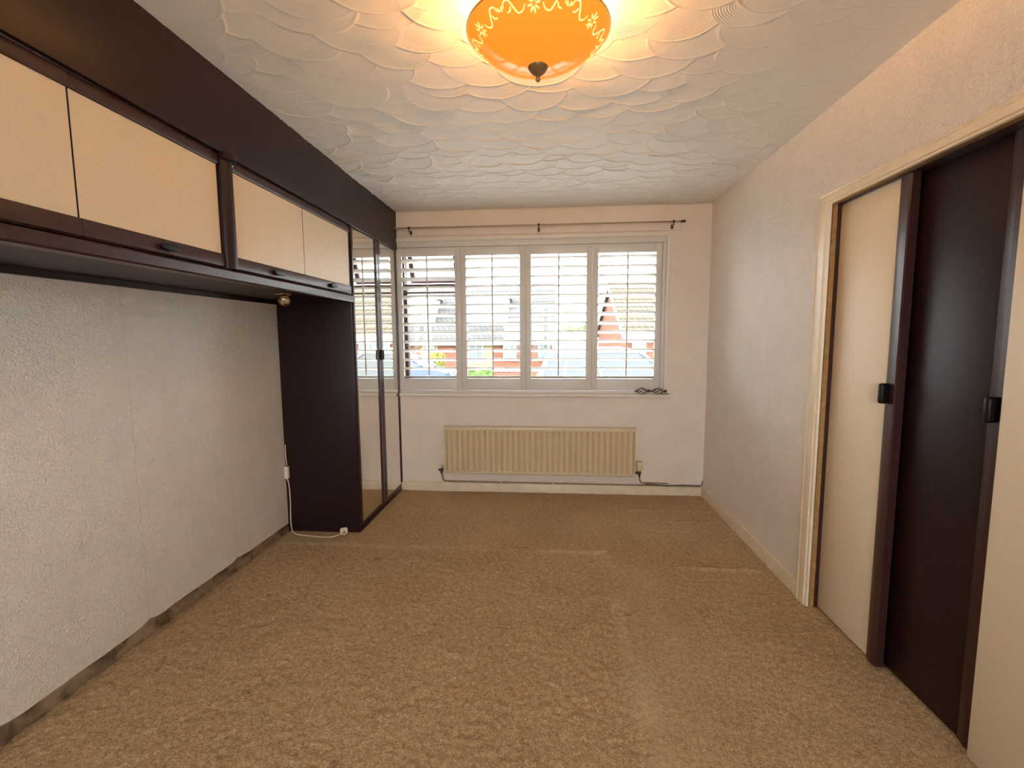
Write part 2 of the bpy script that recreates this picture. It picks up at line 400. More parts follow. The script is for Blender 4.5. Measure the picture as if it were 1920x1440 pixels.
# left wall: bare plaster at the foot, wallpaper in drops above
wl = struct('wall_left', B(XW - 0.15, XW - 0.003, YR, YB + 0.25, -0.03, H), 'bare_plaster', 'left wall with textured wallpaper and a bare plaster strip at the foot')
seams = [YR, -1.77, -1.16, -0.55, 0.06, 0.67, 1.285, 1.900, 2.515, YB]
for i in range(len(seams) - 1):
    zb = 0.058 + random.uniform(-0.006, 0.006)
    bm = new_bm(); y0, y1 = seams[i] + 0.0012, seams[i + 1] - 0.0012
    n = 14; edge_ = [(y0 + (y1 - y0) * k / n, zb + random.uniform(-0.003, 0.003) + (0.012 if k in (0, n) else 0)) for k in range(n + 1)]
    prism(bm, edge_ + [(y1, H), (y0, H)], 'x', XW - 0.003, XW)
    obj('wallpaper_strip', bm, 'wallpaper', wl, None)

# right wall with the built-in wardrobe opening
OY0, OY1, OZ = 0.35, 2.335, 1.948
bm = new_bm()
box(bm, XR, XR + 0.12, OY1 + 0.012, YB + 0.25, -0.03, H + 0.005); box(bm, XR, XR + 0.12, YR, OY0 - 0.012, -0.03, H + 0.005)
box(bm, XR, XR + 0.12, OY0 - 0.012, OY1 + 0.012, OZ + 0.012, H + 0.005)
wr = struct('wall_right', bm, 'wallpaper', 'right wall in textured wallpaper around the sliding doors')
bm = new_bm(); box(bm, 1.86, 1.95, OY0 - 0.1, OY1 + 0.1, -0.03, H); box(bm, XR + 0.12, 1.86, OY1 + 0.012, OY1 + 0.1, -0.03, H); box(bm, XR + 0.12, 1.86, OY0 - 0.1, OY0 - 0.012, -0.03, H)  # unseen backing box behind the doors, put in to keep light out
box(bm, XR + 0.12, 1.86, OY0 - 0.012, OY1 + 0.012, -0.03, 0.0)
struct('wall_closet', bm, 'rear_wall', 'unseen backing of the built-in wardrobe, added to block light behind the sliding doors')
# rear wall with an added, unseen window that brightens the room from behind
RWX0, RWX1, RWZ0, RWZ1 = -1.10, 0.90, 0.75, 2.13
bm = new_bm(); box(bm, XW - 0.15, RWX0, YR - 0.2, YR, -0.03, H); box(bm, RWX1, XR + 0.12, YR - 0.2, YR, -0.03, H)
box(bm, RWX0, RWX1, YR - 0.2, YR, -0.03, RWZ0); box(bm, RWX0, RWX1, YR - 0.2, YR, RWZ1, H)
struct('wall_rear', bm, 'rear_wall', 'plain wall with an opening for the added fill window')
bm = new_bm()
for a_ in ((RWX0, RWX1, RWZ0, RWZ0 + 0.06), (RWX0, RWX1, RWZ1 - 0.06, RWZ1), (RWX0, RWX0 + 0.06, RWZ0 + 0.06, RWZ1 - 0.06), (RWX1 - 0.06, RWX1, RWZ0 + 0.06, RWZ1 - 0.06), (-0.13, -0.07, RWZ0 + 0.06, RWZ1 - 0.06)):
    box(bm, a_[0], a_[1], YR - 0.15, YR - 0.08, a_[2], a_[3], 0.004)
w2 = struct('window_added', bm, 'white_paint', 'added white framed window behind the viewer, lets in extra light')
obj('pane', B(RWX0 + 0.06, -0.13, YR - 0.12, YR - 0.116, RWZ0 + 0.06, RWZ1 - 0.06), 'window_glass', w2, None)
obj('pane', B(-0.07, RWX1 - 0.06, YR - 0.12, YR - 0.116, RWZ0 + 0.06, RWZ1 - 0.06), 'window_glass', w2, None)

# window wall
WX0, WX1, WZ0, WZ1 = -1.345, 0.958, 0.868, 2.168
bm = new_bm()
box(bm, XW - 0.15, WX0, YB, YB + 0.25, -0.5, H + 0.005); box(bm, WX1, XR, YB, YB + 0.25, -0.5, H + 0.005)
box(bm, WX0, WX1, YB, YB + 0.25, -0.5, WZ0); box(bm, WX0, WX1, YB, YB + 0.25, WZ1, H + 0.005)
wb_ = struct('wall_back', bm, 'plaster_wall', 'window wall in cream paint above and below the shutters')
# moulded bead over the window head, broken near its right end
def quad_round(bm, x0, x1, yb, z0, d, h_):
    pr = [(yb, z0), (yb - d * 0.75, z0)] + [(yb - d * (0.75 + 0.25 * math.sin(a)), z0 + h_ * (0.25 + 0.75 * (1 - math.cos(a)))) for a in [PI / 8 * k for k in range(1, 5)]] + [(yb, z0 + h_)]
    return prism(bm, pr, 'x', x0, x1)
bm = quad_round(new_bm(), -1.30, 0.085, YB, 2.156, 0.020, 0.022); quad_round(bm, 0.088, 0.868, YB, 2.158, 0.020, 0.022); quad_round(bm, 0.872, 0.945, YB, 2.159, 0.016, 0.020)
o = struct('trim_1', bm, 'white_paint', 'white moulded bead along the top of the window opening')
o = struct('trim_2', B(0.944, 0.972, YB - 0.006, YB + 0.11, WZ0, 2.165, 0.003), 'white_paint', 'white painted edge strip at the right of the window opening')

# skirting boards
def skirting(name, poly, axis, a0, a1, label):
    struct(name, prism(new_bm(), poly, axis, a0, a1), 'skirting_paint', label)
skirting('baseboard_back', [(YB, -0.02), (YB - 0.016, -0.02), (YB - 0.016, 0.062), (YB - 0.010, 0.076), (YB, 0.078)], 'x', -1.31, XR, 'scuffed cream skirting board under the radiator')
skirting('baseboard_right', [(XR, -0.02), (XR - 0.015, -0.02), (XR - 0.015, 0.066), (XR - 0.009, 0.078), (XR, 0.080)], 'y', 2.432, YB - 0.016, 'cream skirting board along the right wall')

# moulded architrave round the sliding doors
AW = 0.088
def arch_profile(s):   # s across the width from the opening outwards -> height off the wall
    return [(0.0, 0.004), (0.004, 0.012), (0.016, 0.014), (0.020, 0.019), (0.060, 0.022), (0.070, 0.018), (0.078, 0.022), (0.086, 0.020), (0.088, 0.0)]
def architrave(name, label):
    bm = new_bm(); prof = [(0.0, 0.0)] + arch_profile(0); path = []
    for (o, d) in prof:
        path.append([Vector((XR - d, OY1 + o, -0.02)), Vector((XR - d, OY1 + o, OZ + o * 0.62)), Vector((XR - d, OY0 - o, OZ + o * 0.62)), Vector((XR - d, OY0 - o, -0.02))])
    V = [[bm.verts.new(p_) for p_ in row] for row in path]
    for i in range(len(V) - 1):
        for j in range(3): bm.faces.new((V[i][j], V[i][j + 1], V[i + 1][j + 1], V[i + 1][j]))
    for j in range(3): bm.faces.new((V[-1][j], V[-1][j + 1], V[0][j + 1], V[0][j]))
    bm.faces.new([V[i][0] for i in range(len(V))]); bm.faces.new([V[i][3] for i in range(len(V))])
    return struct(name, bm, 'architrave_paint', label, 0.5)
arch = architrave('trim_3', 'cream moulded architrave around the sliding wardrobe doors')
bm = new_bm(); box(bm, XR - 0.003, XR + 0.022, OY1, OY1 + 0.012, -0.02, OZ + 0.012); box(bm, XR - 0.003, XR + 0.022, OY0 - 0.012, OY0, -0.02, OZ + 0.012); box(bm, XR - 0.003, XR + 0.022, OY0, OY1, OZ, OZ + 0.012)
obj('jamb_lining', bm, 'bare_wood_edge', arch)
bm = new_bm(); box(bm, XR + 0.0225, XR + 0.118, OY1 - 0.001, OY1 + 0.012, -0.02, OZ + 0.012); box(bm, XR + 0.0225, XR + 0.118, OY0, OY1 - 0.001, OZ - 0.004, OZ + 0.012)
obj('door_track', bm, 'maroon_edge', arch)

# the window itself: brown timber frame, left light with an open fanlight
GY = YB + 0.16
w1 = struct('window_1', B(WX0 + 0.02, WX1 - 0.002, GY - 0.03, GY + 0.05, WZ0, WZ0 + 0.045, 0.004), 'brown_frame', 'brown framed window behind the shutters')
obj('frame', B(WX0 + 0.02, WX1 - 0.002, GY - 0.03, GY + 0.05, WZ1 - 0.045, WZ1, 0.004), 'brown_frame', w1)
obj('frame', B(WX0 + 0.02, -1.278, GY - 0.03, GY + 0.05, WZ0 + 0.045, WZ1 - 0.045, 0.004), 'brown_frame', w1)
obj('frame', B(0.905, WX1 - 0.002, GY - 0.03, GY + 0.05, WZ0 + 0.045, WZ1 - 0.045, 0.004), 'brown_frame', w1)
obj('mullion', B(-0.826, -0.766, GY - 0.03, GY + 0.05, WZ0 + 0.045, WZ1 - 0.045, 0.004), 'brown_frame', w1)
obj('transom', B(-1.278, -0.826, GY - 0.03, GY + 0.05, 1.765, 1.815, 0.004), 'brown_frame', w1)
cs = obj('casement', B(-1.278, -1.262, GY - 0.025, GY + 0.03, WZ0 + 0.045, 1.765, 0.003), 'brown_frame', w1)
obj('casement_rail', B(-1.262, -0.826, GY - 0.025, GY + 0.03, 1.735, 1.748, 0.002), 'brown_frame', cs)
obj('pane', B(-1.262, -0.826, GY + 0.008, GY + 0.012, WZ0 + 0.045, 1.735), 'window_glass', w1, None)
obj('pane', B(-0.766, 0.905, GY + 0.008, GY + 0.012, WZ0 + 0.045, WZ1 - 0.045), 'window_glass', w1, None)
# top-hung fanlight standing open
bm = new_bm(); fh = 0.30; ang = math.radians(22)
for args in ((-1.278, -1.238, 0, 0.035, -fh, 0), (-0.866, -0.826, 0, 0.035, -fh, 0), (-1.238, -0.866, 0, 0.035, -0.04, 0), (-1.238, -0.866, 0, 0.035, -fh, -fh + 0.025)): box(bm, *args, 0.003)
Rm = Matrix.Rotation(ang, 4, 'X')
bmesh.ops.transform(bm, matrix=Matrix.Translation((0, GY + 0.052, WZ1 - 0.048)) @ Rm, verts=bm.verts)
fl = obj('fanlight', bm, 'brown_frame', w1)
bm = B(-1.238, -0.866, 0.015, 0.019, -fh + 0.025, -0.04); bmesh.ops.transform(bm, matrix=Matrix.Translation((0, GY + 0.052, WZ1 - 0.048)) @ Rm, verts=bm.verts)
obj('pane', bm, 'window_glass', fl, None)

# window board
bm = new_bm(); pr = [(YB + 0.14, 0.840), (YB - 0.03, 0.840), (YB - 0.036, 0.846), (YB - 0.038, 0.853), (YB - 0.036, 0.860), (YB - 0.03, 0.866), (YB + 0.14, 0.868)]
prism(bm, pr, 'x', -1.30, 1.0)
tag(obj('window_sill', bm, 'white_paint'), 'white painted window sill with rounded nose under the shutters', 'window sill')

# ------------------------------------------------------------------ plantation shutters
SY0, SY1 = YB + 0.004, YB + 0.034
bm = new_bm(); FX0, FX1 = WX0 + 0.001, 0.943
box(bm, FX0, FX1, SY0 - 0.006, SY1 + 0.03, 2.107, 2.166, 0.004); box(bm, FX0, FX1, SY0 - 0.006, SY1 + 0.03, 0.868, 0.890, 0.004)
box(bm, FX0, -1.313, SY0 - 0.006, SY1 + 0.03, 0.890, 2.107, 0.004); box(bm, 0.914, FX1, SY0 - 0.006, SY1 + 0.03, 0.890, 2.107, 0.004)
t = thing('plantation_shutters', 'white plantation shutters with four louvred panels across the window', 'shutters', (-0.2, YB + 0.02, 0.868))
obj('frame', bm, 'shutter_white', t)
SHUT = t
ST = 0.047; LZ0, LZ1 = 0.990, 2.033; NL = 14; PITCH = 0.0763; TILT = math.radians(17)
edges = [-1.311, -0.757, -0.206, 0.349, 0.912]
for pi in range(4):
    a, b = edges[pi] + (0.0009 if pi == 3 else 0.0004), edges[pi + 1] - (0.0009 if pi == 2 else 0.0004)
    bm = new_bm()
    box(bm, a, a + ST, SY0, SY1, 0.893, 2.104, 0.002); box(bm, b - ST, b, SY0, SY1, 0.893, 2.104, 0.002)
    box(bm, a + ST, b - ST, SY0, SY1, LZ1, 2.104, 0.002); box(bm, a + ST, b - ST, SY0, SY1, 0.893, LZ0, 0.002)
    t = obj('panel', bm, 'shutter_white', SHUT)
    yc = (SY0 + SY1) / 2; me = None; x0, x1 = a + ST + 0.0015, b - ST - 0.0015
    for k in range(NL):
        zc = 1.996 - 0.012 - k * PITCH + 0.012
        if me is None:
            bm = new_bm(); pts = []
            for q in range(16):
                an = 2 * PI * q / 16; u = 0.0435 * math.cos(an); w = 0.0052 * math.sin(an)
                pts.append((u * math.cos(TILT) + w * math.sin(TILT), -u * math.sin(TILT) + w * math.cos(TILT)))
            prism(bm, pts, 'x', -(x1 - x0) / 2, (x1 - x0) / 2); finish(bm, 0.9)
            me = bpy.data.meshes.new('louvre'); bm.to_mesh(me); bm.free(); me.materials.append(MATS['shutter_white'])
        o = bpy.data.objects.new('louvre', me); COL.objects.link(o); o.parent = t
        o.location = Vector(((x0 + x1) / 2, yc, zc)) - WLOC[t.name]
    xr_ = (a + b) / 2; yr = yc - 0.0435 * math.cos(TILT) - 0.007
    rod = obj('tilt_rod', B(xr_ - 0.0055, xr_ + 0.0055, yr - 0.005, yr + 0.005, 1.025, 2.028, 0.002), 'shutter_white', t)

# ------------------------------------------------------------------ radiator
RX0, RX1, RZ0, RZ1, RYF = -0.903, 0.713, 0.176, 0.588, 3.908
t = thing('radiator', 'cream painted fluted panel radiator under the window', 'radiator', ((RX0 + RX1) / 2, 3.93, RZ0))
n = 33; pr = []
w = (RX1 - RX0 - 0.03) / n
zs = [(RZ0, 0.0), (RZ0 + 0.008, -0.004), (RZ0 + 0.024, -0.004), (RZ0 + 0.032, 1), (RZ1 - 0.045, 1), (RZ1 - 0.034, -0.002), (RZ1 - 0.012, -0.004), (RZ1 - 0.003, -0.002), (RZ1, 0.004)]
cols = [(RX0, 0.006), (RX0 + 0.003, 0.0), (RX0 + 0.012, 0.0)]
for k in range(n):
    x = RX0 + 0.015 + k * w
    cols += [(x + w * 0.10, 0.014), (x + w * 0.24, 0.0), (x + w * 0.82, 0.0), (x + w * 0.96, 0.014)]
cols += [(RX1 - 0.012, 0.0), (RX1 - 0.003, 0.0), (RX1, 0.006)]
bm = new_bm(); V = []
for (z, d) in zs:
    V.append([bm.verts.new((x, RYF + (off if d == 1 else (d if 0.001 > off else (d + (0.006 if off == 0.006 else 0)))), z)) for x, off in cols])
for i in range(len(V) - 1):
    for j in range(len(cols) - 1): bm.faces.new((V[i][j], V[i][j + 1], V[i + 1][j + 1], V[i + 1][j]))
r = bmesh.ops.extrude_face_region(bm, geom=list(bm.faces)); vv = [e for e in r['geom'] if isinstance(e, bmesh.types.BMVert)]
for v in vv: v.co.y = RYF + 0.018
obj('panel', bm, 'radiator_paint', t, 0.35)
obj('rear_panel', B(RX0 + 0.01, RX1 - 0.01, RYF + 0.05, RYF + 0.062, RZ0 + 0.01, RZ1 - 0.012, 0.004), 'radiator_paint', t)
for hx in (RX0 + 0.25, RX1 - 0.25): obj('wall_bracket', B(hx - 0.015, hx + 0.015, RYF + 0.0185, YB - 0.0015, RZ0 + 0.02, RZ0 + 0.05), 'radiator_paint', t)
def valve(x, thermo):
    s = 1 if thermo else -1; yv = 3.925; zv = 0.205
    bm = lathe(new_bm(), [(0.0, -0.030), (0.009, -0.030), (0.011, -0.012), (0.014, -0.008), (0.014, 0.010), (0.010, 0.016), (0.0, 0.016)], x, yv, zv, 12)
    lathe(bm, [(0.0, -0.026), (0.010, -0.026), (0.012, -0.006), (0.012, 0.006), (0.0, 0.008)], x - s * 0.008, yv, zv, 12, 'x')
    if not thermo: lathe(bm, [(0, -0.026), (0.008, -0.026), (0.010, -0.018), (0.005, -0.014), (0.005, 0), (0, 0)], x, yv, zv, 10, 'x')
    v = obj('lockshield_valve' if not thermo else 'thermostatic_valve', bm, 'dark_bronze', t)
    if thermo:
        bm = lathe(new_bm(), [(0.0, 0.016), (0.014, 0.016), (0.022, 0.032), (0.0255, 0.038), (0.0255, 0.062), (0.022, 0.064), (0.022, 0.069), (0.027, 0.071), (0.027, 0.090), (0.023, 0.098), (0.0, 0.099)], x, yv, zv, 16)
        obj('valve_head', bm, 'ivory_plastic', v)
    else:
        obj('valve_cap', lathe(new_bm(), [(0, 0.016), (0.008, 0.016), (0.007, 0.042), (0.0, 0.044)], x, yv, zv, 12), 'ivory_plastic', v)
valve(-0.937, False); valve(0.752, True)
def arc_path(pts, rr=0.02, n=5):
    out = [Vector(pts[0])]
    for i in range(1, len(pts) - 1):
        p0, p1, p2 = Vector(pts[i - 1]), Vector(pts[i]), Vector(pts[i + 1])
        a = p1 + (p0 - p1).normalized() * min(rr, (p0 - p1).length / 2); c = p1 + (p2 - p1).normalized() * min(rr, (p2 - p1).length / 2)
        for k in range(n + 1):
            s = k / n; out.append(a * (1 - s) ** 2 + p1 * 2 * s * (1 - s) + c * s * s)
    out.append(Vector(pts[-1])); return out
bm = tube(new_bm(), arc_path([(-0.937, 3.925, 0.180), (-0.930, 3.95, 0.100), (-0.88, 3.967, 0.092), (-0.3, 3.967, 0.088), (0.70, 3.967, 0.087), (1.27, 3.967, 0.085)], 0.03), 0.0065, 8)
pp = obj('pipe', bm, 'old_pipe', t)
for x in (-0.42, 0.03, 1.02): obj('pipe_clip', B(x - 0.006, x + 0.006, 3.957, 3.975, 0.078, 0.098, 0.002), 'white_paint', pp)
obj('pipe', tube(new_bm(), arc_path([(0.752, 3.925, 0.180), (0.765, 3.95, 0.115), (0.80, 3.972, 0.106), (1.0, 3.972, 0.104)], 0.03), 0.0065, 8), 'old_pipe', t)
# loose dark cable on the skirting in the corner
pts = [(0.80, 3.955, 0.102), (0.90, 3.953, 0.099), (0.97, 3.950, 0.090), (1.03, 3.951, 0.092), (1.10, 3.953, 0.098), (1.18, 3.955, 0.096), (1.268, 3.957, 0.094), (1.279, 3.958, 0.105), (1.280, 3.960, 0.135)]
bm = tube(new_bm(), arc_path(pts, 0.03), 0.0042, 6)
tag(obj('corner_cable', bm, 'grey_wire'), 'thin dark cable lying along the skirting into the right corner', 'cable')

# ------------------------------------------------------------------ curtain pole, batten
PZ, PY = 2.251, 3.915
t = thing('curtain_pole', 'thin bronze curtain pole on brackets above the shutters', 'curtain pole', (-0.1, PY, PZ - 0.04))
obj('rod', tube(new_bm(), [(-1.300, PY, PZ), (-0.1, PY, PZ - 0.002), (1.030, PY, PZ)], 0.0062, 10), 'pole_bronze', t)
obj('end_cap', lathe(new_bm(), [(0, 0), (0.0095, 0), (0.0095, 0.012), (0.008, 0.014), (0.008, 0.020), (0.011, 0.022), (0.011, 0.036), (0, 0.038)], 1.028, PY, PZ, 12, 'x'), 'dark_bronze', t)
for bx in (-1.165, -0.093, 0.975):
    b = obj('bracket', lathe(new_bm(), [(0.0105, -0.007), (0.0105, 0.007), (0.0064, 0.007), (0.0064, -0.007), (0.0105, -0.007)], bx, PY, PZ, 14, 'x'), 'dark_bronze', t)
    obj('bracket_arm', tube(new_bm(), arc_path([(bx, PY, PZ - 0.013), (bx, PY + 0.004, PZ - 0.028), (bx, YB - 0.0145, PZ - 0.03)], 0.01), 0.0038, 8), 'dark_bronze', b)
    obj('bracket_plate', B(bx - 0.010, bx + 0.010, YB - 0.0185, YB - 0.0145, PZ - 0.045, PZ - 0.012, 0.002), 'dark_bronze', b)
bm = B(-1.290, 1.050, YB - 0.0145, YB, 2.196, 2.262, 0.003)
tag(obj('curtain_batten', bm, 'plaster_wall'), 'cream painted wooden batten on the wall behind the curtain pole', 'batten')

# bronze wire-cage finials left on the sill
def finial(cx, cy, cz, rz, flip, label):
    t = thing('pole_finial', label, 'finial', (cx, cy, cz), 'loose wire cage curtain finials')
    base = WLOC[t.name]
    def P(u, r, a): # along local axis
        x = u * math.cos(rz); y = u * math.sin(rz)
        return Vector((cx + x - r * math.cos(a) * math.sin(rz), cy + y + r * math.cos(a) * math.cos(rz), cz + 0.0285 + r * math.sin(a)))
    for k in range(5):
        pts = []
        for i in range(19):
            s = i / 18; u = (s - 0.5) * 0.088; r = 0.0255 * math.sin(PI * s) ** 0.8 + 0.002
            pts.append(P(u, r, 2 * PI * k / 5 + s * 2.3))
        obj('cage_wire', tube(new_bm(), pts, 0.0026, 6), 'dark_bronze', t)
    e0 = -0.044 * flip; e1 = 0.044 * flip
    obj('tip', tube(new_bm(), [P(e0, 0, 0), P(e0 - 0.006 * flip, 0, 0), P(e0 - 0.014 * flip, 0, 0), P(e0 - 0.019 * flip, 0, 0)], [0.004, 0.0068, 0.0062, 0.002], 10), 'dark_bronze', t)
    obj('collar', tube(new_bm(), [P(e1, 0, 0), P(e1 + 0.004 * flip, 0, 0), P(e1 + 0.006 * flip, 0, 0), P(e1 + 0.022 * flip, 0, 0)], [0.005, 0.011, 0.0115, 0.0115], 12), 'dark_bronze', t)
    return t
finial(0.765, 3.957, 0.8655, 0.10, 1, 'bronze wire cage finial on the sill, nearer the window centre')
finial(0.897, 3.955, 0.8655, -0.10, 1, 'bronze wire cage finial at the right end of the sill')
bm = tube(new_bm(), [(0.925, 3.956, 0.8695), (0.955, 3.958, 0.8695), (0.985, 3.960, 0.8695)], 0.0035, 6)
tag(obj('loose_screw_rod', bm, 'dark_bronze'), 'short thin bronze rod lying at the end of the sill', 'rod')

# ------------------------------------------------------------------ overhead cabinets, fascia, wardrobe
CZ0, CZ1 = 1.632, 2.070
bm = new_bm(); box(bm, XL - 0.004, XL + 0.014, 0.672, YB - 0.002, CZ1 + 0.014, H + 0.004, 0.002)
tag(obj('fascia_board', bm, 'maroon_wood'), 'long dark maroon fascia board between the ceiling and the cabinets', 'fascia')
def cabinet(y0, y1, ndoor, label, hpos):
    t = thing('overhead_cabinet', label, 'cabinet', ((XL + XW) / 2, (y0 + y1) / 2, CZ0), 'overhead cabinets along the left wall')
    obj('carcass', B(XW + 0.001, XL - 0.026, y0, y1, CZ0, CZ1 + 0.012, 0.001), 'maroon_wood', t)
    dw = (y1 - y0) / ndoor
    for k in range(ndoor):
        a, b = y0 + k * dw + 0.0006, y0 + (k + 1) * dw - 0.0006
        d = obj('door', B(XL - 0.024, XL - 0.006, a, b, CZ0 + 0.004, CZ1 + 0.010, 0.001), 'maroon_wood', t)
        bm = new_bm(); prism(bm, [(XL - 0.006, 2.037), (XL + 0.001, 2.037), (XL + 0.004, 2.043), (XL + 0.004, 2.066), (XL - 0.002, 2.080), (XL - 0.006, 2.080)], 'y', a, b)
        obj('top_strip', bm, 'maroon_edge', d)
        bm = new_bm(); prism(bm, [(XL - 0.006, 1.690), (XL + 0.001, 1.690), (XL + 0.004, 1.684), (XL + 0.004, 1.642), (XL - 0.001, 1.636), (XL - 0.006, 1.636)], 'y', a, b)
        obj('bottom_rail', bm, 'maroon_edge', d)
        obj('cream_panel', B(XL - 0.006, XL - 0.0048, a + 0.0026, b - 0.0026, 1.691, 2.036), 'cream_laminate', d)
        yh = hpos[k]; bm = new_bm()
        # flat oval grip standing off the rail
        n = 20
        rings = []
        for (xo, sc_) in ((XL + 0.003, 0.80), (XL + 0.010, 0.86), (XL + 0.017, 1.0), (XL + 0.021, 0.92), (XL + 0.0225, 0.6)):
            rings.append([bm.verts.new((xo, yh + 0.042 * sc_ * math.copysign(abs(math.cos(2 * PI * q / n)) ** 0.7, math.cos(2 * PI * q / n)), 1.664 + 0.0135 * sc_ * math.sin(2 * PI * q / n))) for q in range(n)])
        for i in range(4):
            for q in range(n): bm.faces.new((rings[i][q], rings[i][(q + 1) % n], rings[i + 1][(q + 1) % n], rings[i + 1][q]))
        bm.faces.new(rings[0][::-1]); bm.faces.new(rings[-1])
        obj('handle', bm, 'black_plastic', d)
    return t
cabinet(0.675, 1.832, 2, 'cream-doored overhead cabinet nearest the camera, left of the round dark post', (0.96, 1.548))
cabinet(1.908, 3.050, 2, 'cream-doored overhead cabinet between the dark post and the mirrored wardrobe', (2.198, 2.776))
def post(y):
    bm = new_bm(); pts = []
    w = 0.033; pts = [(XL - 0.03, y - w), (XL + 0.004, y - w)] + [(XL + 0.004 + 0.022 * math.sin(a), y - w * math.cos(a)) for a in [PI / 10 * k for k in range(1, 10)]] + [(XL + 0.004, y + w), (XL - 0.03, y + w)]
    prism(bm, pts, 'z', CZ0 + 0.002, CZ1 + 0.012)
    rr = 0.0
    return bm
t = thing('cabinet_post', 'dark rounded upright post between the two overhead cabinets', 'post', (XL, 1.870, CZ0))
obj('shaft', post(1.870), 'maroon_wood', t, 0.5)
obj('cap', lathe(new_bm(), [(0, 2.062), (0.0335, 2.062), (0.0335, 2.078), (0.030, 2.087), (0.020, 2.0925), (0, 2.094)], XL + 0.016, 1.870, 0.0, 20), 'maroon_wood', t, 0.5)
obj('screw', lathe(new_bm(), [(0, 0.0), (0.0035, 0.0), (0.003, 0.0015), (0, 0.002)], XL + 0.0262, 1.885, 2.045, 10, 'x'), 'chrome', t)
# lighting pelmet shelf below the cabinets
t = thing('pelmet_shelf', 'dark maroon shelf and pelmet running under the overhead cabinets', 'pelmet', ((XL + XW) / 2, 1.86, 1.572))
bm = new_bm(); prism(bm, [(XL - 0.03, 1.586), (XL + 0.016, 1.586), (XL + 0.021, 1.592), (XL + 0.021, 1.622), (XL + 0.015, 1.628), (XL - 0.03, 1.630)], 'y', 0.672, YW - 0.002)
obj('front_edge', bm, 'maroon_edge', t)
obj('board', B(XW + 0.001, XL - 0.03, 0.672, YW - 0.002, 1.600, 1.6315), 'maroon_wood', t)
obj('wall_cleat', B(XW + 0.001, XW + 0.022, 0.672, YW - 0.002, 1.574, 1.600), 'maroon_wood', t)
# brass eyeball spotlight
t = thing('eyeball_spotlight', 'small brass eyeball spotlight under the overhead cabinets', 'spotlight', (-1.50, 2.575, 1.565))
obj('ring', lathe(new_bm(), [(0.030, 1.5995), (0.044, 1.5995), (0.044, 1.5965), (0.038, 1.592), (0.030, 1.594), (0.030, 1.5995)], -1.50, 2.575, 0, 24), 'brass', t)
d_ = Vector((0.55, -0.62, -0.55)).normalized(); q_ = d_.to_track_quat('Z', 'Y').to_matrix().to_4x4(); tr_ = Matrix.Translation((-1.50, 2.575, 1.574)) @ q_
bm = lathe(new_bm(), [(0, -0.006), (0.020, -0.006), (0.029, 0.004), (0.032, 0.016), (0.031, 0.030), (0.027, 0.031), (0.026, 0.018), (0.0, 0.014)], 0, 0, 0, 24); bmesh.ops.transform(bm, matrix=tr_, verts=bm.verts)
cup = obj('cup', bm, 'brass', t)
bm = lathe(new_bm(), [(0, 0.0145), (0.017, 0.017), (0.024, 0.027), (0.022, 0.036), (0.013, 0.042), (0.0, 0.044)], 0, 0, 0, 24); bmesh.ops.transform(bm, matrix=tr_, verts=bm.verts)
obj('reflector_bulb', bm, 'silver_lamp_glass', cup)

# mirrored wardrobe
t = thing('mirrored_wardrobe', 'dark maroon corner wardrobe with two mirrored doors', 'wardrobe', ((XL + XW) / 2, (YW + YB) / 2, 0.0))
obj('side_panel', B(XW + 0.001, XL - 0.004, YW, YW + 0.018, 0.0, CZ1 + 0.012, 0.001), 'maroon_wood', t)
obj('side_panel', B(XW + 0.001, XL - 0.024, YB - 0.020, YB - 0.002, 0.0, CZ1 + 0.012), 'maroon_wood', t)
obj('top_panel', B(XW + 0.001, XL - 0.024, YW + 0.018, YB - 0.020, CZ1 - 0.006, CZ1 + 0.012), 'maroon_wood', t)
obj('back_panel', B(XW + 0.001, XW + 0.008, YW + 0.018, YB - 0.020, 0.0, CZ1 - 0.006), 'maroon_wood', t)
obj('plinth', B(XW + 0.02, XL - 0.001, YW + 0.018, YB - 0.020, 0.0, 0.046, 0.001), 'maroon_wood', t)
for k, (a, b) in enumerate(((YW + 0.019, 3.5525), (3.5555, YB - 0.003))):
    d = obj('mirror_door', B(XL - 0.022, XL - 0.006, a, b, 0.048, CZ1 + 0.010, 0.001), 'maroon_wood', t)
    s0, s1 = (0.026, 0.045) if k == 0 else (0.045, 0.010)
    def stile(ya, yb):
        bm = new_bm(); prism(bm, [(XL - 0.006, ya), (XL + 0.004, ya), (XL + 0.006, ya + 0.004), (XL + 0.006, yb - 0.004), (XL + 0.004, yb), (XL - 0.006, yb)], 'z', 0.048, CZ1 + 0.010); return bm
    obj('stile', stile(a, a + s0), 'maroon_edge', d, 0.3); obj('stile', stile(b - s1, b), 'maroon_edge', d, 0.3)
    obj('bottom_edge', B(XL - 0.006, XL + 0.001, a + s0, b - s1, 0.048, 0.058), 'maroon_edge', d)
    obj('mirror_glass', B(XL - 0.006, XL - 0.003, a + s0, b - s1, 0.058, CZ1 + 0.008), 'mirror', d, None)
    yh = (b - 0.013) if k == 0 else (a + 0.013)
    bm = new_bm(); box(bm, XL + 0.005, XL + 0.024, yh - 0.0115, yh + 0.0115, 1.178, 1.258, 0.009, 4)
    obj('handle', bm, 'black_plastic', d, 0.8)

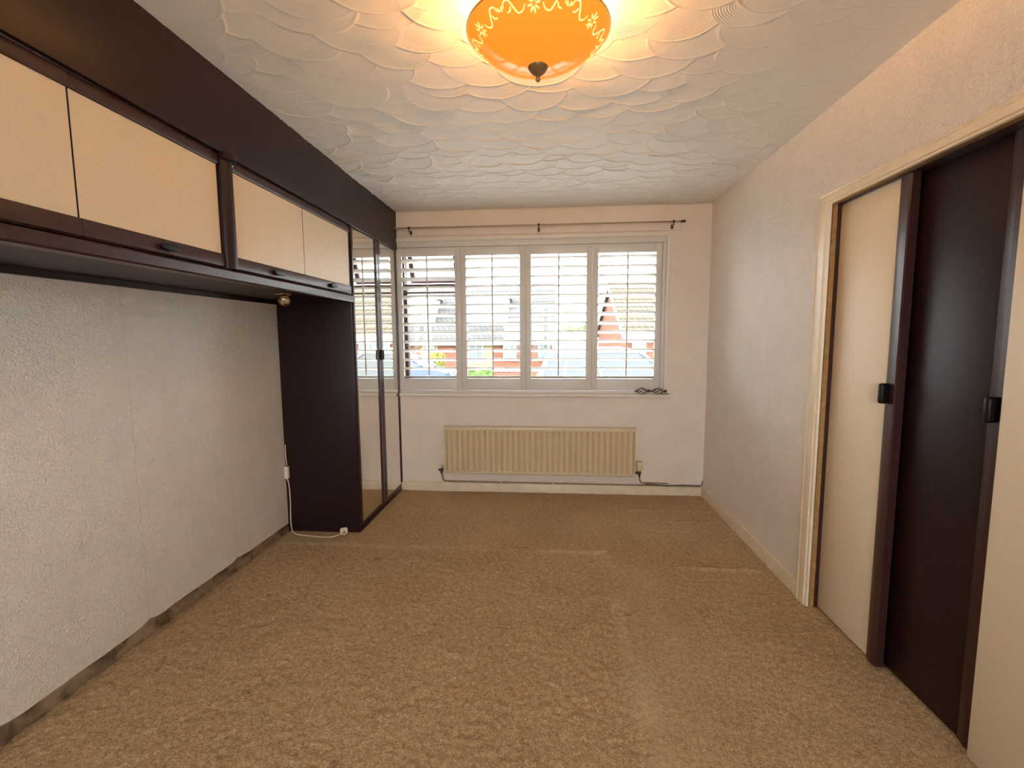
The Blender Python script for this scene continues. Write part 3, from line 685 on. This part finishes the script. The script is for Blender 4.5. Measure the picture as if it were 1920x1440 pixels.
# white flex with inline connector and plug beside the wardrobe
t = thing('power_flex', 'white power flex with a plug trailing at the foot of the wardrobe', 'power cord', (-1.62, 2.99, 0.0))
pts = [(-1.815, 3.040, 0.62), (-1.818, 3.040, 0.55), (-1.812, 3.040, 0.475)]
obj('cord', tube(new_bm(), arc_path(pts, 0.03), 0.0035, 6), 'white_flex', t)
obj('connector', B(-1.826, -1.796, 3.020, 3.046, 0.385, 0.470, 0.005), 'white_flex', t)
pts = [(-1.811, 3.035, 0.387), (-1.800, 3.035, 0.34), (-1.796, 3.035, 0.22), (-1.802, 3.033, 0.10), (-1.790, 3.02, 0.022), (-1.755, 2.985, 0.010), (-1.68, 2.965, 0.008), (-1.60, 2.960, 0.008), (-1.52, 2.945, 0.008), (-1.46, 2.955, 0.009), (-1.425, 2.985, 0.016)]
obj('cord', tube(new_bm(), arc_path(pts, 0.05, 6), 0.0035, 6), 'white_flex', t)
bm = new_bm(); prism(bm, [(-0.024, -0.014), (-0.012, -0.026), (0.012, -0.026), (0.024, -0.012), (0.025, 0.016), (0.016, 0.026), (-0.016, 0.026), (-0.025, 0.016)], 'y', -0.011, 0.011)
tr_ = Matrix.Translation((-1.402, 2.992, 0.034)) @ Matrix.Rotation(0.5, 4, 'Z') @ Matrix.Rotation(0.35, 4, 'X')
bmesh.ops.bevel(bm, geom=list(bm.edges), offset=0.003, segments=2, affect='EDGES'); bmesh.ops.transform(bm, matrix=tr_, verts=bm.verts)
pl = obj('plug', bm, 'white_flex', t)
for (px, pz, w, h_) in ((0, 0.013, 0.004, 0.008), (-0.011, -0.009, 0.0065, 0.004), (0.011, -0.009, 0.0065, 0.004)):
    bm = B(px - w / 2, px + w / 2, -0.030, -0.010, pz - h_ / 2, pz + h_ / 2); bmesh.ops.transform(bm, matrix=tr_, verts=bm.verts)
    obj('pin', bm, 'brass', pl)
bm = B(-0.008, 0.008, -0.0118, -0.0105, -0.003, 0.007, 0.0004); bmesh.ops.transform(bm, matrix=tr_, verts=bm.verts); obj('fuse_cover', bm, 'old_pipe', pl)

# ------------------------------------------------------------------ sliding doors in the right wall
DX = 1.330
def sdoor(label, y0, y1, dx, panel, stile_w, handle_y, left_edge=None):
    t = thing('sliding_door', label, 'sliding door', (dx + 0.015, (y0 + y1) / 2, 0.010), 'sliding doors in the right wall')
    zt = OZ - 0.005 if panel != 'maroon_wood' else OZ - 0.005
    obj('panel', B(dx, dx + 0.018, y0 + stile_w, y1, 0.010, zt, 0.001), panel, t)
    if stile_w:
        s = stile_w
        bm = new_bm(); prism(bm, [(dx + 0.020, y0), (dx - 0.010, y0), (dx - 0.014, y0 + 0.006), (dx - 0.014, y0 + s * 0.45), (dx - 0.006, y0 + s - 0.004), (dx - 0.004, y0 + s), (dx + 0.020, y0 + s)], 'z', 0.010, zt)
        st = obj('stile', bm, 'maroon_edge', t, 0.25)
        if handle_y is not None:
            bm = B(dx - 0.046, dx - 0.008, handle_y - 0.0115, handle_y + 0.0115, 1.083, 1.163, 0.009, 4)
            obj('handle', bm, 'black_plastic', st, 0.8)
    return t
sdoor('cream sliding door furthest from the camera with a dark handled stile', 1.895, OY1 - 0.003, DX, 'cream_laminate', 0.066, 1.936)
sdoor('plain dark maroon sliding door between the two cream ones', 1.500, 1.930, DX + 0.036, 'maroon_wood', 0.062, 1.526)
sdoor('cream sliding door nearest the camera, cut off by the right picture edge', OY0 + 0.003, 1.486, DX, 'cream_laminate', 0.0, None)

# ------------------------------------------------------------------ ceiling lamp
LX, LY = -0.0406, 1.615; LR = 0.2265; LZR, LZB = 2.318, 2.216; FO = LZB - 2.180
t = thing('ceiling_lamp', 'lit orange glass dish ceiling lamp with cream scroll flowers', 'ceiling lamp', (LX, LY, LZB - 0.04))
Rs = (LR ** 2 + (LZR - LZB) ** 2) / (2 * (LZR - LZB)); Zs = LZB + Rs
def dish(r, off=0.0): return Zs - math.sqrt(max((Rs + off) ** 2 - r * r, 0))
prof = [(0.006 + (LR - 0.006) * k / 28, dish(0.006 + (LR - 0.006) * k / 28)) for k in range(29)]
prof += [(LR + 0.002, LZR + 0.003), (LR, LZR + 0.005)] + [(r_, z_ + 0.005) for r_, z_ in reversed(prof)] + [prof[0]]
shade = obj('shade', lathe(new_bm(), prof, LX, LY, 0, 72), 'orange_glass', t, 0.9)
obj('rim', lathe(new_bm(), [(LR + 0.0022, LZR + 0.000), (LR + 0.0042, LZR + 0.001), (LR + 0.0042, LZR + 0.0055), (LR + 0.0022, LZR + 0.006), (LR + 0.0022, LZR + 0.000)], LX, LY, 0, 72), 'brass', t)
def S(th, s):   # a point on the outside of the dish, s = distance from the axis
    return Vector((LX + s * math.cos(th), LY + s * math.sin(th), dish(s, 0.0008)))
def ribbon(bm, pts, widths):
    P3 = [S(a, s) for a, s in pts]; L, R_ = [], []
    for i, p_ in enumerate(P3):
        tg = (P3[min(i + 1, len(P3) - 1)] - P3[max(i - 1, 0)]).normalized()
        nn = (p_ - Vector((LX, LY, Zs))).normalized(); sd = tg.cross(nn)
        w_ = widths[i] / 2
        L.append(bm.verts.new(p_ + sd * w_)); R_.append(bm.verts.new(p_ - sd * w_))
    for i in range(len(P3) - 1): bm.faces.new((L[i], L[i + 1], R_[i + 1], R_[i]))
def petals(th0, s0, k, rad=0.019):
    bm = new_bm(); a = 2 * PI * k / 8 + 0.2; pts = []; ws = []
    for i in range(6):
        q = i / 5; rr = 0.005 + (rad - 0.005) * q
        pts.append((th0 + rr * math.cos(a) / s0, s0 + rr * math.sin(a))); ws.append(0.0012 + 0.0044 * math.sin(PI * min(1, q * 0.85 + 0.1)))
    ribbon(bm, pts, ws); return bm
def stroke(th0, s0, ctrl, w0):
    """ctrl: (along, outwards) metres; a smooth tapering scroll stroke"""
    bm = new_bm(); pts = []; ws = []; n = len(ctrl) - 1; steps = 22
    for i in range(steps + 1):
        q = i / steps * n; j = min(int(q), n - 1); f = q - j
        p0 = ctrl[max(j - 1, 0)]; p1 = ctrl[j]; p2 = ctrl[j + 1]; p3 = ctrl[min(j + 2, n)]
        c = [0.5 * (2 * p1[d] + (-p0[d] + p2[d]) * f + (2 * p0[d] - 5 * p1[d] + 4 * p2[d] - p3[d]) * f * f + (-p0[d] + 3 * p1[d] - 3 * p2[d] + p3[d]) * f ** 3) for d in (0, 1)]
        pts.append((th0 + c[0] / s0, s0 + c[1])); ws.append(w0 * (0.35 + 0.65 * math.sin(PI * (0.1 + 0.8 * i / steps))))
    ribbon(bm, pts, ws); return bm
SF = 0.193; NF = 6
for f in range(NF):
    th = math.radians(28) + f * 2 * PI / NF
    fl = obj('flower', petals(th, SF, 0), 'etched_glass', shade, None)
    for k in range(1, 8): obj('petal', petals(th, SF, k), 'etched_glass', shade, None)
    for sgn in (1, -1):
        obj('scroll', stroke(th, SF, [(sgn * 0.026, 0.002), (sgn * 0.034, -0.010), (sgn * 0.050, -0.012), (sgn * 0.062, 0.004), (sgn * 0.072, 0.016), (sgn * 0.086, 0.014), (sgn * 0.090, 0.004)], 0.0046), 'etched_glass', shade, None)
        obj('scroll', stroke(th, SF, [(sgn * 0.068, 0.004), (sgn * 0.073, -0.004), (sgn * 0.083, -0.006)], 0.0045), 'etched_glass', shade, None)
        obj('scroll', stroke(th, SF, [(sgn * 0.094, 0.010), (sgn * 0.098, 0.001)], 0.0055), 'etched_glass', shade, None)
obj('finial', lathe(new_bm(), [(r_, z_ + FO) for r_, z_ in [(0.0, 2.1865), (0.031, 2.1865), (0.033, 2.182), (0.031, 2.177), (0.022, 2.166), (0.011, 2.157), (0.0055, 2.153), (0.005, 2.150), (0.0078, 2.147), (0.0078, 2.142), (0.004, 2.1375), (0.0, 2.137)]], LX, LY, 0, 28), 'bronze', t, 0.7)
obj('stem', lathe(new_bm(), [(0, 2.187 + FO), (0.006, 2.187 + FO), (0.006, 2.375), (0.055, 2.378), (0.06, 2.398), (0, 2.398)], LX, LY, 0, 20), 'brass', t)
for k in range(2):
    a = 0.35 + k * PI; bx, by = LX + 0.085 * math.cos(a), LY + 0.085 * math.sin(a)
    b = obj('bulb', lathe(new_bm(), [(0, -0.020), (0.010, -0.016), (0.016, -0.006), (0.016, 0.004), (0.011, 0.016), (0.008, 0.022), (0.0, 0.023)], bx, by, LZB + 0.048, 16), 'bulb_glow', t)
    ld = bpy.data.lights.new('bulb_light', 'POINT'); ld.energy = LAMP_W; ld.color = (1.0, 0.49, 0.15); ld.shadow_soft_size = 0.03
    lo = bpy.data.objects.new('bulb_light', ld); COL.objects.link(lo); lo.parent = t; lo.location = Vector((bx, by, 2.336)) - WLOC[t.name]

# ------------------------------------------------------------------ outside: street, houses, cars
GZ = -0.75
bm = new_bm(); box(bm, -60, 60, YB + 0.25, 120, GZ - 0.4, GZ - 0.02); box(bm, -60, 60, -60, YR - 0.2, GZ - 0.4, GZ - 0.02)
struct('ground', bm, 'paving', 'pale paved ground outside', loc=(0, 20, GZ - 0.4))
struct('road', B(-60, 60, 11.2, 18.5, GZ - 0.02, GZ), 'tarmac', 'grey road between the houses', loc=(0, 15, GZ))
struct('lawn', B(-60, 60, 20.4, 27.4, GZ - 0.02, GZ + 0.0), 'lawn', 'green front lawns across the road', loc=(0, 24, GZ))

def xform(bm, M): bmesh.ops.transform(bm, matrix=M, verts=bm.verts); return bm
def rot_at(loc, rz): return Matrix.Translation(loc) @ Matrix.Rotation(rz, 4, 'Z')
def house(name, label, loc, rz, W, dep, eave, ridge, tile, panels, windows, dormers, over=0.3, group=None):
    """local x along the front, y into the house, z up from the ground"""
    t = thing(name, label, 'house', loc, group); t.rotation_euler.z = rz
    base = Vector((0, 0, 0)); WLOC[t.name] = base
    bm = new_bm(); prism(bm, [(0, -0.3), (0, eave), (dep / 2, ridge - 0.15), (dep, eave), (dep, -0.3)], 'x', 0, W)
    obj('wall', bm, 'brickwork', t, None)
    th = 0.14
    for s in (0, 1):
        y0, y1 = (-over, dep / 2) if s == 0 else (dep + over, dep / 2)
        sl = (ridge - eave) / (dep / 2); z0 = eave - over * sl
        bm = new_bm(); prism(bm, [(y0, z0), (y1, ridge), (y1, ridge + th), (y0, z0 + th)], 'x', -0.15, W + 0.15)
        r = obj('roof', bm, tile, t, None)
    obj('ridge_cap', tube(new_bm(), [(-0.15, dep / 2, ridge + th - 0.02), (W + 0.15, dep / 2, ridge + th - 0.02)], 0.13, 8), tile, t)
    for x in (-0.20, W + 0.15):
        bm = new_bm(); sl = (ridge - eave) / (dep / 2); z0 = eave - over * sl
        prism(bm, [(-over, z0 - 0.08), (dep / 2, ridge - 0.08), (dep + over, z0 - 0.08), (dep + over, z0 + th + 0.02), (dep / 2, ridge + th + 0.02), (-over, z0 + th + 0.02)], 'x', x, x + 0.05)
        obj('bargeboard', bm, 'upvc', t, None)
    z0 = eave - over * (ridge - eave) / (dep / 2)
    obj('fascia', B(-0.15, W + 0.15, -over - 0.03, -over, z0 - 0.10, z0 + 0.14), 'upvc', t)
    obj('gutter', tube(new_bm(), [(-0.15, -over - 0.08, z0 + 0.08), (W + 0.15, -over - 0.08, z0 + 0.08)], 0.06, 8), 'upvc', t)
    for (x0, x1, za, zb, mt) in panels: obj('wall_panel', B(x0, x1, -0.03, 0.02, za, zb), mt, t)
    def win(x0, x1, za, zb, y, nm):
        bm = new_bm(); f = 0.07
        box(bm, x0, x1, y - 0.06, y + 0.02, za, za + f); box(bm, x0, x1, y - 0.06, y + 0.02, zb - f, zb)
        box(bm, x0, x0 + f, y - 0.06, y + 0.02, za + f, zb - f); box(bm, x1 - f, x1, y - 0.06, y + 0.02, za + f, zb - f)
        w_ = obj('window', bm, 'upvc', t); step_ = (x1 - x0 - 2 * f) / nm
        for k in range(nm):
            a = x0 + f + k * step_
            obj('pane', B(a, a + step_, y - 0.02, y - 0.01, za + f, zb - f), 'curtain_pane', w_, None)
            if k: obj('glazing_bar', B(a - 0.03, a + 0.03, y - 0.05, y + 0.01, za + f, zb - f), 'upvc', w_)
    for w_ in windows: win(*w_[:4], 0.0 - 0.03, w_[4])
    for (x0, x1, za, zb, nm) in dormers:
        sl = (ridge - eave) / (dep / 2); yf = max(0.1, (za - eave) / sl - 0.3); yb = min(dep / 2, (zb - eave) / sl + 0.1)
        bm = new_bm(); prism(bm, [(yf, za - 0.3), (yf, zb), (yb, zb + 0.05), (yb, za)], 'x', x0, x1)
        obj('dormer', bm, 'render_white', t, None)
        obj('dormer_roof', B(x0 - 0.15, x1 + 0.15, yf - 0.25, yb + 0.1, zb, zb + 0.14), 'lead_flashing', t)
        win(x0 + 0.15, x1 - 0.15, za + 0.15, zb - 0.1, yf - 0.02, nm)
    return t
# terrace of chalet houses across the road (front 30 m away)
house('terraced_house', 'terraced chalet house with grey tiled roof and wide white dormer, left of the trees', (-14.0, 28.2, GZ - 0.1), 0.0, 14.15, 8.0, 2.05, 5.50, 'roof_tile',
      [(8.9, 10.6, 0.0, 1.9, 'render_cream'), (2.0, 5.2, 0.0, 1.95, 'render_white'), (6.1, 7.2, 0.0, 1.95, 'render_cream')],
      [(11.2, 12.0, 0.75, 1.8, 2), (9.1, 10.0, 0.6, 1.85, 2), (3.0, 4.6, 0.55, 1.85, 3), (6.3, 7.0, 0.75, 1.8, 1), (13.3, 14.0, 0.75, 1.8, 1)],
      [(8.8, 11.4, 3.1, 4.6, 4), (2.6, 6.8, 3.1, 4.6, 5)])
house('detached_house', 'brick house with brown tiled roof seen through the rightmost shutter', (3.45, 22.0, GZ - 0.1), 0.10, 10.0, 6.1, 2.35, 4.72, 'roof_tile_brown',
      [], [(1.6, 3.2, 0.75, 1.95, 3), (4.6, 6.2, 0.75, 1.95, 3), (8.0, 9.6, 0.75, 1.95, 3), (0.3, 0.95, 0.2, 2.0, 1)], [])
house('white_garage', 'low white garage with small windows in front of the trees', (0.55, 37.2, GZ - 0.1), 0.0, 6.0, 5.0, 1.95, 2.30, 'lead_flashing', [(0.0, 6.0, 0.0, 1.85, 'render_white')],
      [(1.75, 2.1, 1.1, 1.75, 1), (2.25, 2.85, 1.1, 1.75, 2), (4.4, 5.4, 0.9, 1.75, 2)], [])

# cars
def car(name, label, loc, rz, L, Wd, Hh, paint, belt, nose, suv):
    """local x forwards along the car, z up"""
    t = thing(name, label, 'car', loc); t.rotation_euler.z = rz; WLOC[t.name] = Vector((0, 0, 0))
    hw = Wd / 2; cl = 0.22 if suv else 0.16
    body = [(-L / 2, 0.45), (-L / 2 + 0.04, cl + 0.05), (-L / 2 + 0.35, cl), (L / 2 - 0.4, cl), (L / 2 - 0.03, cl + 0.08), (L / 2, 0.55), (L / 2 - 0.06, nose - 0.08), (L / 2 - 0.30, nose), (L * 0.20, belt - 0.02), (-L / 2 + 0.12, belt), (-L / 2 + 0.03, belt - 0.15)]
    def loft(out, ys):
        bm = new_bm(); rows = []
        for y, sh in ys:
            cx = sum(p_[0] for p_ in out) / len(out); cz = sum(p_[1] for p_ in out) / len(out)
            rows.append([bm.verts.new((cx + (p_[0] - cx) * (1 - sh), y, p_[1] - (p_[1] - cz) * sh * 0.6)) for p_ in out])
        n = len(out)
        for i in range(len(rows) - 1):
            for k in range(n): bm.faces.new((rows[i][k], rows[i][(k + 1) % n], rows[i + 1][(k + 1) % n], rows[i + 1][k]))
        bm.faces.new(rows[0]); bm.faces.new(rows[-1][::-1]); return bm
    obj('body', loft(body, [(-hw, 0.10), (-hw + 0.08, 0.03), (-hw + 0.3, 0.0), (hw - 0.3, 0.0), (hw - 0.08, 0.03), (hw, 0.10)]), paint, t, 0.5)
    r0, r1 = (-L / 2 + 0.40, L * 0.08) if suv else (-L / 2 + 0.75, L * 0.04)
    b0, b1 = -L / 2 + 0.16, L * 0.26
    # glasshouse: dark glass body with painted roof and pillars
    bm = new_bm(); ins = 0.20
    lo_ = [(b0, -hw + 0.06), (b1, -hw + 0.06), (b1 + 0.14, 0), (b1, hw - 0.06), (b0, hw - 0.06), (b0 - 0.03, 0)]
    hi_ = [(r0, -hw + ins), (r1, -hw + ins), (r1 + 0.08, 0), (r1, hw - ins), (r0, hw - ins), (r0 - 0.03, 0)]
    A = [bm.verts.new((x_, y_, belt - 0.03)) for x_, y_ in lo_]; C_ = [bm.verts.new((x_, y_, Hh - 0.05)) for x_, y_ in hi_]
    for k in range(6): bm.faces.new((A[k], A[(k + 1) % 6], C_[(k + 1) % 6], C_[k]))
    bm.faces.new(A[::-1]); bm.faces.new(C_)
    obj('windows', bm, 'car_glass', t, None)
    bm = new_bm(); D0 = [bm.verts.new((x_ * 1.0, y_ * 1.03, Hh - 0.06)) for x_, y_ in hi_]; D1 = [bm.verts.new((x_ * 0.94 - 0.02, y_ * 0.86, Hh)) for x_, y_ in hi_]
    for k in range(6): bm.faces.new((D0[k], D0[(k + 1) % 6], D1[(k + 1) % 6], D1[k]))
    bm.faces.new(D0[::-1]); bm.faces.new(D1)
    obj('roof', bm, paint, t, 0.5)
    for s in (-1, 1):
        for (xa, xb, w_) in ((b1, r1, 0.045), (b0 + 0.02, r0 + 0.02, 0.07), ((b0 + b1) / 2 - 0.1, (r0 + r1) / 2 - 0.05, 0.045), (b0 + 0.62, r0 + 0.48, 0.045)):
            obj('pillar', tube(new_bm(), [(xa, s * (hw - 0.05), belt - 0.04), (xb, s * (hw - ins + 0.01), Hh - 0.05)], w_, 6), paint, t)
        m_ = obj('mirror', B(b1 - 0.28, b1 - 0.14, s * hw - 0.11 + s * 0.08, s * hw + 0.11 + s * 0.08, belt - 0.01, belt + 0.14, 0.03), paint, t)
        for xw in (-L / 2 + 0.82, L / 2 - 0.85):
            rw = 0.36 if suv else 0.31
            w_ = obj('wheel', lathe(new_bm(), [(0, -0.10), (rw * 0.7, -0.10), (rw * 0.97, -0.09), (rw, -0.05), (rw, 0.05), (rw * 0.97, 0.09), (rw * 0.7, 0.10), (0, 0.10)], xw, s * (hw - 0.10), rw, 24, 'y'), 'rubber', t)
            obj('hub', lathe(new_bm(), [(0, -0.106), (rw * 0.55, -0.106), (rw * 0.62, -0.09), (rw * 0.62, 0.09), (rw * 0.55, 0.106), (0, 0.106)], xw, s * (hw - 0.10), rw, 20, 'y'), 'chrome', w_)
        obj('headlight', B(L / 2 - 0.24, L / 2 - 0.03, s * (hw - 0.36) - 0.16, s * (hw - 0.36) + 0.16, nose - 0.22, nose - 0.08, 0.03), 'silver_lamp_glass', t)
        if suv: obj('roof_rail', tube(new_bm(), [(r0 + 0.1, s * (hw - ins - 0.02), Hh - 0.02), (r0 + 0.25, s * (hw - ins - 0.02), Hh + 0.045), (r1 - 0.3, s * (hw - ins - 0.02), Hh + 0.045), (r1 - 0.1, s * (hw - ins - 0.02), Hh - 0.02)], 0.02, 6), 'chrome', t)
    return t
car('silver_car', 'silver estate car parked outside the two right-hand shutters', (1.87, 12.6, GZ), 0.0, 4.6, 1.80, 1.74, 'paint_silver', 1.12, 1.05, True)
car('blue_car', 'blue hatchback parked outside the leftmost shutter', (-5.65, 18.0, GZ), 0.0, 4.0, 1.70, 1.48, 'paint_blue', 0.98, 0.86, False)

# plants
def blob(name, label, cat, loc, size, mt, seed, lumps=14, group=None, trunk=False):
    rg = random.Random(seed); t = thing(name, label, cat, loc, group)
    bm = new_bm(); z0 = size[2] * (0.35 if trunk else 0.0)
    for k in range(lumps):
        a = rg.uniform(0, 2 * PI); q = rg.uniform(0.1, 0.75); zz = rg.uniform(0.25, 0.85)
        M = Matrix.Translation((loc[0] + math.cos(a) * q * size[0] / 2, loc[1] + math.sin(a) * q * size[1] / 2, loc[2] + z0 + zz * (size[2] - z0) * 0.9)) @ Matrix.Diagonal((size[0] * rg.uniform(0.14, 0.24), size[1] * rg.uniform(0.14, 0.26), (size[2] - z0) * rg.uniform(0.16, 0.28), 1))
        r = bmesh.ops.create_icosphere(bm, subdivisions=2, radius=1.0, matrix=M)
        for v in r['verts']: v.co += Vector((rg.uniform(-1, 1), rg.uniform(-1, 1), rg.uniform(-1, 1))) * 0.035 * size[2]
    obj('foliage', bm, mt, t, None)
    if trunk: obj('trunk', tube(new_bm(), [(loc[0], loc[1], loc[2]), (loc[0] + 0.1, loc[1], loc[2] + size[2] * 0.6)], [0.03 * size[2], 0.015 * size[2]], 8), 'bark', t)
    else: obj('stems', tube(new_bm(), [(loc[0], loc[1], loc[2]), (loc[0], loc[1], loc[2] + size[2] * 0.5)], 0.03, 6), 'bark', t)
    return t
tl = ['rounded green tree beside the end of the grey tiled roof', 'broad green tree above the white garage, left of centre', 'green tree above the white garage, right of centre',
      'green tree beside the gable of the brown tiled house', 'green tree half hidden by the brown tiled house']
for k, (x, h_) in enumerate(((1.0, 3.4), (2.3, 3.9), (3.6, 3.5), (4.9, 4.1), (6.3, 3.7))):
    blob('tree', tl[k], 'tree', (x, 62 + (k % 2) * 3, GZ - 0.2), (2.3, 2.2, h_), 'leaf_olive', 20 + k, 16, 'far trees', True)
blob('shrub', 'yellow flowering shrub behind the blue car', 'shrub', (-5.1, 21.0, GZ), (0.95, 0.6, 1.55), 'leaf_yellow', 5)
blob('shrub', 'low green bush seen in the second shutter panel', 'shrub', (-1.72, 12.0, GZ), (1.3, 0.7, 1.35), 'leaf_green', 6)
t = thing('garden_wall', 'low red brick garden wall across the road', 'garden wall', (-4.0, 19.9, GZ))
obj('wall', B(-12.0, 0.6, 19.8, 20.0, GZ - 0.02, GZ + 0.62), 'brickwork', t, None); obj('coping', B(-12.0, 0.6, 19.76, 20.04, GZ + 0.62, GZ + 0.68), 'paving', t)
t = thing('lamp_post', 'thin grey lamp post seen through the rightmost shutter', 'lamp post', (3.08, 30.0, GZ))
obj('pole', tube(new_bm(), [(3.08, 30.0, GZ), (3.08, 30.0, GZ + 1.2), (3.10, 30.0, GZ + 1.25), (3.29, 30.0, GZ + 7.2)], [0.075, 0.07, 0.048, 0.035], 10), 'pole_grey', t)
obj('lantern', B(3.1, 3.9, 29.88, 30.12, GZ + 7.15, GZ + 7.30, 0.04), 'pole_grey', t)
